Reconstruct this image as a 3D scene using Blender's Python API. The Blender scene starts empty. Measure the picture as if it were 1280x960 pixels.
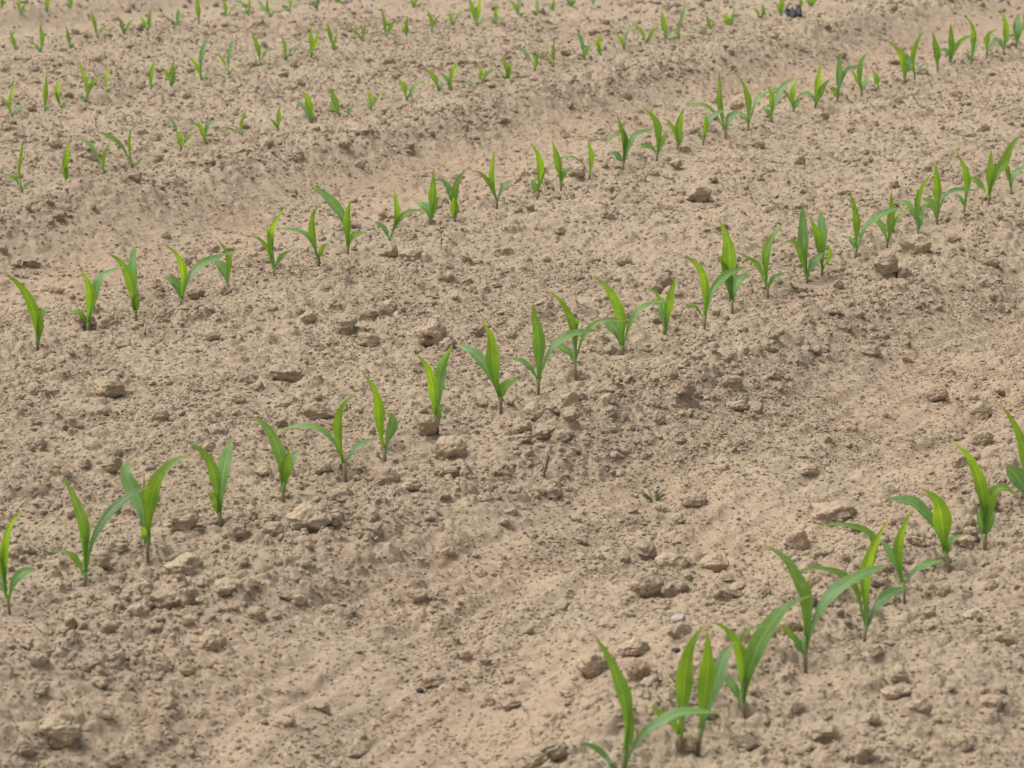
import bpy, math, random
import numpy as np
from concurrent.futures import ThreadPoolExecutor

# ------------------------------------------------------------------ camera, sky, sun, exposure
sc = bpy.context.scene
COL = sc.collection
FPX, HY, VX = 3600.0, -350.0, 2700.0            # focal length in px of a 1280 wide frame, horizon line, row vanishing point
PITCH = math.atan((480 - HY) / FPX)
AZ = math.atan((VX - 640) / math.hypot(FPX, 480 - HY))
CAMH = 0.909
cam = bpy.data.objects.new('camera', bpy.data.cameras.new('camera'))
COL.objects.link(cam)
cam.location = (0, 0, CAMH)
cam.rotation_euler = (math.pi / 2 - PITCH, 0, 0)
cam.data.sensor_width = 36
cam.data.lens = FPX / 1280 * 36
cam.data.clip_start = 0.05
cam.data.clip_end = 500
cam.data.dof.use_dof = True
cam.data.dof.focus_distance = 4.3
cam.data.dof.aperture_fstop = cam.data.lens / 5.6
sc.camera = cam

SUN_EL, SUN_AZ = 60.0, -72.0                    # light comes from beyond the field, a little from the left
w = bpy.data.worlds.new('World'); sc.world = w; w.use_nodes = True
nt = w.node_tree; nt.nodes.clear()
sky = nt.nodes.new('ShaderNodeTexSky'); sky.sky_type = 'NISHITA'; sky.sun_disc = False
sky.sun_elevation = math.radians(SUN_EL); sky.sun_rotation = math.radians(SUN_AZ)
sky.dust_density = 5.0; sky.air_density = 1.0; sky.ozone_density = 1.0
hs = nt.nodes.new('ShaderNodeHueSaturation'); hs.inputs['Saturation'].default_value = 0.22
bg = nt.nodes.new('ShaderNodeBackground'); bg.inputs['Strength'].default_value = 0.14
wo = nt.nodes.new('ShaderNodeOutputWorld')
nt.links.new(sky.outputs[0], hs.inputs['Color']); nt.links.new(hs.outputs[0], bg.inputs['Color'])
nt.links.new(bg.outputs[0], wo.inputs['Surface'])
sl = bpy.data.lights.new('sun', 'SUN'); sl.energy = 1.5; sl.angle = math.radians(30); sl.color = (1.0, 0.96, 0.9)
so = bpy.data.objects.new('sun', sl); COL.objects.link(so)
el, az = math.radians(SUN_EL), math.radians(SUN_AZ)
from mathutils import Vector
sundir = Vector((math.sin(az) * math.cos(el), math.cos(az) * math.cos(el), math.sin(el)))
so.rotation_euler = sundir.to_track_quat('Z', 'Y').to_euler()
so.location = (0, 0, 5)
sc.view_settings.view_transform = 'Standard'
sc.view_settings.look = 'None'
sc.view_settings.exposure = 0.52
sc.view_settings.gamma = 1.0
sc.view_settings.use_curve_mapping = False

# ------------------------------------------------------------------ noise
rng = np.random.RandomState(7)
TAB = rng.rand(65536, 6).astype(np.float32)
ANG = (TAB[:, 0] * 2 * np.pi)
GX = np.cos(ANG).astype(np.float32); GY = np.sin(ANG).astype(np.float32)

def hsh(ix, iy, seed):
    return ((ix * 73856093) ^ (iy * 19349663) ^ (seed * 83492791) ^ ((ix + seed * 7) >> 3) * 2654435) & 0xFFFF

def perlin(x, y, seed=0):
    fx = np.floor(x); fy = np.floor(y)
    ix = fx.astype(np.int64); iy = fy.astype(np.int64)
    dx = (x - fx).astype(np.float32); dy = (y - fy).astype(np.float32)
    sx = dx * dx * dx * (dx * (dx * 6 - 15) + 10); sy = dy * dy * dy * (dy * (dy * 6 - 15) + 10)
    def g(ox, oy):
        h = hsh(ix + ox, iy + oy, seed)
        return GX[h] * (dx - ox) + GY[h] * (dy - oy)
    a = g(0, 0); b = g(1, 0); c = g(0, 1); d = g(1, 1)
    a = a + sx * (b - a); c = c + sx * (d - c)
    return (a + sy * (c - a)) * 1.5

def domes(x, y, size, seed, dens, flat=0.6, rmin=.26):
    """rounded lumps, one per cell at most; dens may be an array"""
    gx = x / size; gy = y / size
    fx = np.floor(gx).astype(np.int64); fy = np.floor(gy).astype(np.int64)
    out = np.zeros_like(gx, dtype=np.float32)
    for ox in (-1, 0, 1):
        for oy in (-1, 0, 1):
            cx = fx + ox; cy = fy + oy
            T = TAB[hsh(cx, cy, seed)]
            px = cx + T[:, 1] - gx; py = cy + T[:, 2] - gy
            r = rmin + (.62 - rmin) * T[:, 3] ** 2
            an = T[:, 5] * 6.283
            ca, sa = np.cos(an), np.sin(an)
            u = (px * ca + py * sa) / r; v = (-px * sa + py * ca) / (r * (.6 + .4 * T[:, 4]))
            q = 1 - (u * u + v * v)
            tilt = 1 + .35 * u
            h = np.where((q > 0) & (T[:, 0] < dens), r * np.sqrt(np.maximum(q, 0)) * flat * tilt, 0)
            out = np.maximum(out, h)
    return out * size

CA, SA = math.cos(AZ), math.sin(AZ)
COSP = math.cos(PITCH)
def row_u(k):                                   # k: inverse slope of a row in the picture -> offset of the row across the field
    return k * CAMH / COSP * CA + (VX - 640) * 0     # refined below
def gpos(px, py, z=0.0):
    d = np.array([(px - 640) / FPX, math.cos(PITCH) - (py - 480) / FPX * math.sin(PITCH), -math.sin(PITCH) - (py - 480) / FPX * math.cos(PITCH)])
    t = (CAMH - z) / -d[2]
    return d[0] * t, d[1] * t
def U(px, py):
    x, y = gpos(px, py); return x * CA - y * SA
U_A, U_B, U_C, U_D, U_E, U_F = U(1005, 835), U(673, 490), U(436, 316), U(424, 145), U(189, 112), U(122, 47)
TR1 = U(700, 712); TR2 = U(560, 192); TR3 = U_F - .42; TR0 = U_A + .40
print('row offsets', [round(v, 3) for v in (U_A, U_B, U_C, U_D, U_E, U_F)], 'tracks', round(TR1, 3), round(TR2, 3))

HOLES = []
def sst(a, b, x):
    t = np.clip((x - a) / (b - a), 0, 1); return t * t * (3 - 2 * t)

def fields(x, y):
    """u across the rows, v along them, track mask"""
    u = x * CA - y * SA; v = x * SA + y * CA
    wob = .03 * perlin(v * 1.3, u * .7, 11)
    d1 = np.abs(u + wob - TR1); d2 = np.abs(u + wob - TR2); d0 = np.abs(u + wob - TR0); d3 = np.abs(u + wob - TR3)
    t1 = 1 - sst(.07, .34, d1); t2 = 1 - sst(.07, .36, d2); t0 = 1 - sst(.1, .3, d0); t3 = 1 - sst(.1, .3, d3)
    return u, v, t1, t2, t0, t3

def crusted(x, y, u, v, tr):
    """patches of rain-sealed, wheel-pressed soil on the furrow floors"""
    return tr * sst(-.10, .22, perlin(u / .17, v / .42, 121) + .35 * perlin(x / .07, y / .07, 122) - .25 * (1 - tr))

def height(x, y):
    x = np.asarray(x, np.float64); y = np.asarray(y, np.float64)
    u, v, t1, t2, t0, t3 = fields(x, y)
    sh = np.exp(-((u - TR1 - .30) / .07) ** 2) + np.exp(-((u - TR1 + .27) / .08) ** 2) + np.exp(-((u - TR2 + .31) / .06) ** 2)
    h = .009 * sh - .045 * t1 - .068 * t2 - .03 * t0 - .05 * t3
    tr = np.clip(t1 + t2 + t0 * .5 + t3, 0, 1); crust = crusted(x, y, u, v, tr) * (1 - .75 * t2)
    # soil level dips a touch along each seeded row
    for ur in (U_A, U_B, U_C, U_D, U_E, U_F):
        h = h - .010 * np.exp(-((u - ur) / .045) ** 2)
    h = h + .016 * perlin(x / .55, y / .55, 1) + .011 * perlin(x / .24, y / .24, 2)
    smooth = tr * (.55 + .45 * sst(-.15, .25, perlin(u / .22, v / .45, 21)))
    rough = (.74 + .3 * np.clip(sh, 0, 1)) * (1 - .45 * smooth) * (1 - .48 * crust)
    # tyre cleats and scraped ridges in the tracks
    h = h + t2 * .009 * perlin(u / .22, v / .075, 31) + t1 * .011 * perlin(u / .20 + 3, v / .13, 34) + t1 * (.006 * perlin(u / .045, v / .40, 32) + .004 * perlin(u / .018, v / .22, 33))
    wx = x + .006 * perlin(x / .03, y / .03, 41) + .002 * perlin(x / .011, y / .011, 43)
    wy = y + .006 * perlin(x / .03, y / .03, 42) + .002 * perlin(x / .011, y / .011, 44)
    n = perlin(x / .12, y / .12, 3)
    h = h + rough * (.005 * n + .0032 * perlin(wx / .05, wy / .05, 4))
    patch = .5 + .5 * perlin(x / .3, y / .3, 5)
    h = h + rough * domes(wx, wy, .075, 51, .14 * patch, .36)
    h = h + rough * domes(wx + .3, wy, .036, 52, .18 + .45 * patch, .55)
    h = h + rough * domes(wx, wy + .2, .018, 53, .75, .55)
    h = h + (.10 + .90 * rough) * domes(wx, wy, .0095, 54, .85, .48)
    h = h + (.15 + .85 * rough) * (.0026 * perlin(x / .022, y / .022, 6) + .0014 * perlin(x / .009, y / .009, 7) + .0008 * perlin(x / .0045, y / .0045, 8))
    # small pits and cracks
    pit = perlin(wx / .028, wy / .02, 9)
    h = h - rough * .004 * sst(.42, .75, pit)
    for hx, hy, hw, hd in HOLES:
        q = ((x - hx) / hw) ** 2 + ((y - hy) / (hw * 1.3)) ** 2
        h = h - hd * np.exp(-np.minimum(q, 30) ** 1.5)
    return h

def height_mt(x, y):
    n = max(1, len(x) // 120000)
    xs = np.array_split(x, n); ys = np.array_split(y, n)
    with ThreadPoolExecutor(4) as ex:
        return np.concatenate(list(ex.map(height, xs, ys)))

_h0 = height

# ------------------------------------------------------------------ pixel -> world
CP, SP = math.cos(PITCH), math.sin(PITCH)
CAMP = np.array([0, 0, CAMH])
def ray(px, py):
    return np.array([(px - 640) / FPX, CP - (py - 480) / FPX * SP, -SP - (py - 480) / FPX * CP])
def ray_ground(pts):
    """first hit of each picture ray with the soil, walking outwards"""
    out = []
    D = np.array([ray(*p) for p in pts])
    t0 = (CAMH - .09) / -D[:, 2]; t1 = (CAMH + .10) / -D[:, 2]
    N = 160
    S = np.linspace(0, 1, N)
    T = t0[:, None] + (t1 - t0)[:, None] * S
    X = T * D[:, 0:1]; Y = T * D[:, 1:2]; Z = CAMH + T * D[:, 2:3]
    Hh = height_mt(X.ravel(), Y.ravel()).reshape(X.shape)
    below = Z <= Hh
    idx = below.argmax(1)
    for i, k in enumerate(idx):
        out.append((X[i, k], Y[i, k], Hh[i, k], T[i, k]))
    return out

_hl = [(533, 430, 14, .020), (216, 664, 10, .016), (762, 133, 24, .010), (1148, 222, 17, .008), (75, 158, 14, .012), (396, 652, 12, .012), (208, 252, 24, .010), (1195, 495, 9, .010), (1158, 700, 9, .007), (486, 640, 8, .008), (147, 772, 12, .012), (1031, 642, 9, .006), (70, 925, 18, .008)]
_hh = ray_ground([(a, b) for a, b, _, _ in _hl])
HOLES += [(h[0], h[1], w_ * h[3] / FPX / 2, d) for h, (_, _, w_, d) in zip(_hh, _hl)]

# ------------------------------------------------------------------ materials
def mat(name):
    m = bpy.data.materials.new(name); m.use_nodes = True
    m.node_tree.nodes.clear(); return m, m.node_tree
def nd(t, typ, **kw):
    n = t.nodes.new(typ)
    for k, v in kw.items():
        if k.startswith('_'): setattr(n, k[1:], v)
        else: n.inputs[k].default_value = v
    return n
def noise(t, vec, scale, detail=4, rough=.55, dist=0):
    n = nd(t, 'ShaderNodeTexNoise', Scale=scale, Detail=detail, Roughness=rough, Distortion=dist)
    t.links.new(vec, n.inputs['Vector']); return n.outputs['Fac']
def ramp(t, fac, stops):
    r = t.nodes.new('ShaderNodeValToRGB'); cr = r.color_ramp
    while len(cr.elements) > 1: cr.elements.remove(cr.elements[-1])
    cr.elements[0].position = stops[0][0]; cr.elements[0].color = (*stops[0][1], 1)
    for p, c in stops[1:]:
        e = cr.elements.new(p); e.color = (*c, 1)
    t.links.new(fac, r.inputs[0]); return r.outputs[0]
def mixc(t, fac, a, b, mode='MIX'):
    m = t.nodes.new('ShaderNodeMix'); m.data_type = 'RGBA'; m.blend_type = mode
    if isinstance(fac, (int, float)): m.inputs[0].default_value = fac
    else: t.links.new(fac, m.inputs[0])
    for i, c in ((6, a), (7, b)):
        if isinstance(c, tuple): m.inputs[i].default_value = (*c, 1)
        else: t.links.new(c, m.inputs[i])
    return m.outputs[2]

def soil_material(name, tone=1.0, objrand=False):
    m, t = mat(name)
    geo = t.nodes.new('ShaderNodeNewGeometry'); pos = geo.outputs['Position']
    c1 = ramp(t, noise(t, pos, 3.2, 6, .6), [(.32, (.320, .247, .174)), (.5, (.343, .269, .189)), (.68, (.344, .277, .193))])
    c2 = ramp(t, noise(t, pos, 38, 5, .65, .4), [(.30, (.86, .84, .82)), (.5, (.98, .98, .98)), (.7, (1.08, 1.07, 1.06))])
    c = mixc(t, 1.0, c1, c2, 'MULTIPLY')
    c3 = ramp(t, noise(t, pos, 240, 3, .6), [(.3, (.91, .90, .89)), (.55, (1, 1, 1)), (.72, (1.14, 1.12, 1.09))])
    c = mixc(t, 1.0, c, c3, 'MULTIPLY')
    at = t.nodes.new('ShaderNodeAttribute'); at.attribute_type = 'GEOMETRY'; at.attribute_name = 'compacted'
    sc_ = t.nodes.new('ShaderNodeSeparateColor'); t.links.new(at.outputs['Color'], sc_.inputs[0])
    c = mixc(t, sc_.outputs[0], c, mixc(t, 1.0, c, (1.04, .99, .97), 'MULTIPLY'))
    # pale mineral grains and a few dark organic flecks
    v = nd(t, 'ShaderNodeTexVoronoi', Scale=330.0); t.links.new(pos, v.inputs['Vector'])
    sep = t.nodes.new('ShaderNodeSeparateColor'); t.links.new(v.outputs['Color'], sep.inputs[0])
    g = ramp(t, sep.outputs[0], [(.975, (0, 0, 0)), (.985, (1, 1, 1))])
    c = mixc(t, g, c, (.40, .33, .26))
    g2 = ramp(t, sep.outputs[1], [(.990, (0, 0, 0)), (.996, (1, 1, 1))])
    c = mixc(t, g2, c, (.13, .09, .06))
    if tone != 1.0: c = mixc(t, 1.0, c, (tone, tone, tone * .99), 'MULTIPLY')
    if objrand:
        oi = t.nodes.new('ShaderNodeObjectInfo')
        c = mixc(t, 1.0, c, ramp(t, oi.outputs['Random'], [(0, (.93, .92, .91)), (.6, (1.0, 1.0, 1.0)), (1, (1.12, 1.10, 1.10))]), 'MULTIPLY')
    b = nd(t, 'ShaderNodeBsdfPrincipled', Roughness=.95); b.inputs['Specular IOR Level'].default_value = .12
    t.links.new(c, b.inputs['Base Color'])
    bn = t.nodes.new('ShaderNodeMath'); bn.operation = 'ADD'
    t.links.new(noise(t, pos, 420, 4, .7), bn.inputs[0]); t.links.new(noise(t, pos, 120, 4, .7), bn.inputs[1])
    bp = nd(t, 'ShaderNodeBump', Strength=.65, Distance=.0026); t.links.new(bn.outputs[0], bp.inputs['Height'])
    t.links.new(bp.outputs[0], b.inputs['Normal'])
    o = t.nodes.new('ShaderNodeOutputMaterial'); t.links.new(b.outputs[0], o.inputs[0])
    return m
M_SOIL = soil_material('dry_loam')
M_CLOD = soil_material('loam_clod', 1.16, True)

def leaf_material():
    m, t = mat('maize_leaf')
    uv = t.nodes.new('ShaderNodeUVMap').outputs[0]
    sx = t.nodes.new('ShaderNodeSeparateXYZ'); t.links.new(uv, sx.inputs[0])
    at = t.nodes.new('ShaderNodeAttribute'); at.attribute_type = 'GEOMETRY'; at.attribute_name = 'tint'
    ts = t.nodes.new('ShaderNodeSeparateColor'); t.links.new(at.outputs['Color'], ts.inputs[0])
    sky_tint, rnd = ts.outputs[0], ts.outputs[1]
    # leaf green, with backlit yellow and blue sky sheen painted into the colour
    diff = mixc(t, sky_tint, (.125, .255, .028), (.125, .275, .100))
    trn = mixc(t, sky_tint, (.46, .72, .018), (.30, .60, .05))
    # veins along the blade
    wv = t.nodes.new('ShaderNodeMath'); wv.operation = 'SINE'
    ml = t.nodes.new('ShaderNodeMath'); ml.operation = 'MULTIPLY'; ml.inputs[1].default_value = 85
    t.links.new(sx.outputs[0], ml.inputs[0]); t.links.new(ml.outputs[0], wv.inputs[0])
    vr = ramp(t, wv.outputs[0], [(.0, (.76, .80, .80)), (.6, (1.08, 1.06, 1.05))])
    mid = t.nodes.new('ShaderNodeMath'); mid.operation = 'SUBTRACT'; mid.inputs[1].default_value = .5; t.links.new(sx.outputs[0], mid.inputs[0])
    ab = t.nodes.new('ShaderNodeMath'); ab.operation = 'ABSOLUTE'; t.links.new(mid.outputs[0], ab.inputs[0])
    mr = ramp(t, ab.outputs[0], [(.025, (1.5, 1.35, 1.7)), (.06, (.95, .97, 1)), (.3, (1, 1, 1))])
    tip = ramp(t, sx.outputs[1], [(.0, (.75, .85, 1.0)), (.38, (.85, .92, 1.0)), (.55, (1.05, 1.03, 1)), (.86, (1, 1, 1)), (.94, (1.5, .98, .7)), (1.0, (2.6, 1.1, 1.0))])
    geo = t.nodes.new('ShaderNodeNewGeometry')
    blo = ramp(t, noise(t, geo.outputs['Position'], 60, 3), [(.3, (.80, .84, .85)), (.7, (1.15, 1.12, 1.05))])
    rr = ramp(t, rnd, [(0, (.82, .84, .9)), (1, (1.18, 1.14, 1.0))])
    for q in (vr, mr, tip, blo, rr):
        diff = mixc(t, 1.0, diff, q, 'MULTIPLY'); trn = mixc(t, 1.0, trn, q, 'MULTIPLY')
    # a film of dry soil dust, heavier low on the blade
    dn = ramp(t, noise(t, geo.outputs['Position'], 170, 5, .7), [(.48, (0, 0, 0)), (.70, (.42, .42, .42))])
    diff = mixc(t, dn, diff, (.30, .25, .16))
    b = nd(t, 'ShaderNodeBsdfPrincipled', Roughness=.38); b.inputs['Specular IOR Level'].default_value = .6
    t.links.new(diff, b.inputs['Base Color'])
    bp = nd(t, 'ShaderNodeBump', Strength=.35, Distance=.0004); t.links.new(wv.outputs[0], bp.inputs['Height']); t.links.new(bp.outputs[0], b.inputs['Normal'])
    tr = t.nodes.new('ShaderNodeBsdfTranslucent'); t.links.new(trn, tr.inputs['Color'])
    mx = t.nodes.new('ShaderNodeMixShader'); mx.inputs[0].default_value = .42
    t.links.new(b.outputs[0], mx.inputs[1]); t.links.new(tr.outputs[0], mx.inputs[2])
    o = t.nodes.new('ShaderNodeOutputMaterial'); t.links.new(mx.outputs[0], o.inputs[0])
    return m
M_LEAF = leaf_material()

def stem_material():
    m, t = mat('maize_stem')
    uv = t.nodes.new('ShaderNodeUVMap').outputs[0]
    sx = t.nodes.new('ShaderNodeSeparateXYZ'); t.links.new(uv, sx.inputs[0])
    c = ramp(t, sx.outputs[1], [(0, (.15, .090, .060)), (.22, (.19, .125, .075)), (.38, (.20, .22, .09)), (.55, (.16, .26, .07)), (1, (.10, .21, .035))])
    b = nd(t, 'ShaderNodeBsdfPrincipled', Roughness=.5); t.links.new(c, b.inputs['Base Color'])
    o = t.nodes.new('ShaderNodeOutputMaterial'); t.links.new(b.outputs[0], o.inputs[0])
    return m
M_STEM = stem_material()
def plain(name, col, rough=.8, var=.3, scale=90):
    m, t = mat(name)
    geo = t.nodes.new('ShaderNodeNewGeometry')
    k = ramp(t, noise(t, geo.outputs['Position'], scale, 4), [(.3, (1 - var,) * 3), (.7, (1 + var,) * 3)])
    c = mixc(t, 1.0, col, k, 'MULTIPLY')
    b = nd(t, 'ShaderNodeBsdfPrincipled', Roughness=rough); t.links.new(c, b.inputs['Base Color'])
    bp = nd(t, 'ShaderNodeBump', Strength=.4, Distance=.001); t.links.new(noise(t, geo.outputs['Position'], scale * 3, 3), bp.inputs['Height'])
    t.links.new(bp.outputs[0], b.inputs['Normal'])
    o = t.nodes.new('ShaderNodeOutputMaterial'); t.links.new(b.outputs[0], o.inputs[0])
    return m
M_STONE = plain('pale_stone', (.34, .28, .235), .9, .15)
M_WEED = plain('weed_green', (.13, .20, .045), .6, .3)
M_WEEDD = plain('weed_dusty', (.19, .20, .12), .8, .3)
M_DRY = plain('dry_stalk', (.08, .06, .028), .7, .3)
M_SCRAP = plain('dark_scrap', (.010, .012, .022), .7, .4)

# ------------------------------------------------------------------ mesh helpers
def mesh_np(name, verts, faces, material, smooth=True, parent=None):
    """faces: (n,k) int array"""
    me = bpy.data.meshes.new(name)
    V = np.asarray(verts, np.float32); F = np.asarray(faces, np.int32)
    k = F.shape[1]
    me.vertices.add(len(V)); me.vertices.foreach_set('co', V.ravel())
    me.loops.add(F.size); me.loops.foreach_set('vertex_index', F.ravel())
    me.polygons.add(len(F)); me.polygons.foreach_set('loop_start', np.arange(0, F.size, k, dtype=np.int32))
    me.polygons.foreach_set('use_smooth', np.full(len(F), smooth))
    me.update(calc_edges=True)
    me.materials.append(material)
    o = bpy.data.objects.new(name, me); COL.objects.link(o)
    if parent: o.parent = parent
    return o
def tag(o, label=None, cat=None, group=None, kind=None):
    for k, v in (('label', label), ('category', cat), ('group', group), ('kind', kind)):
        if v: o[k] = v
    return o

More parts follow.
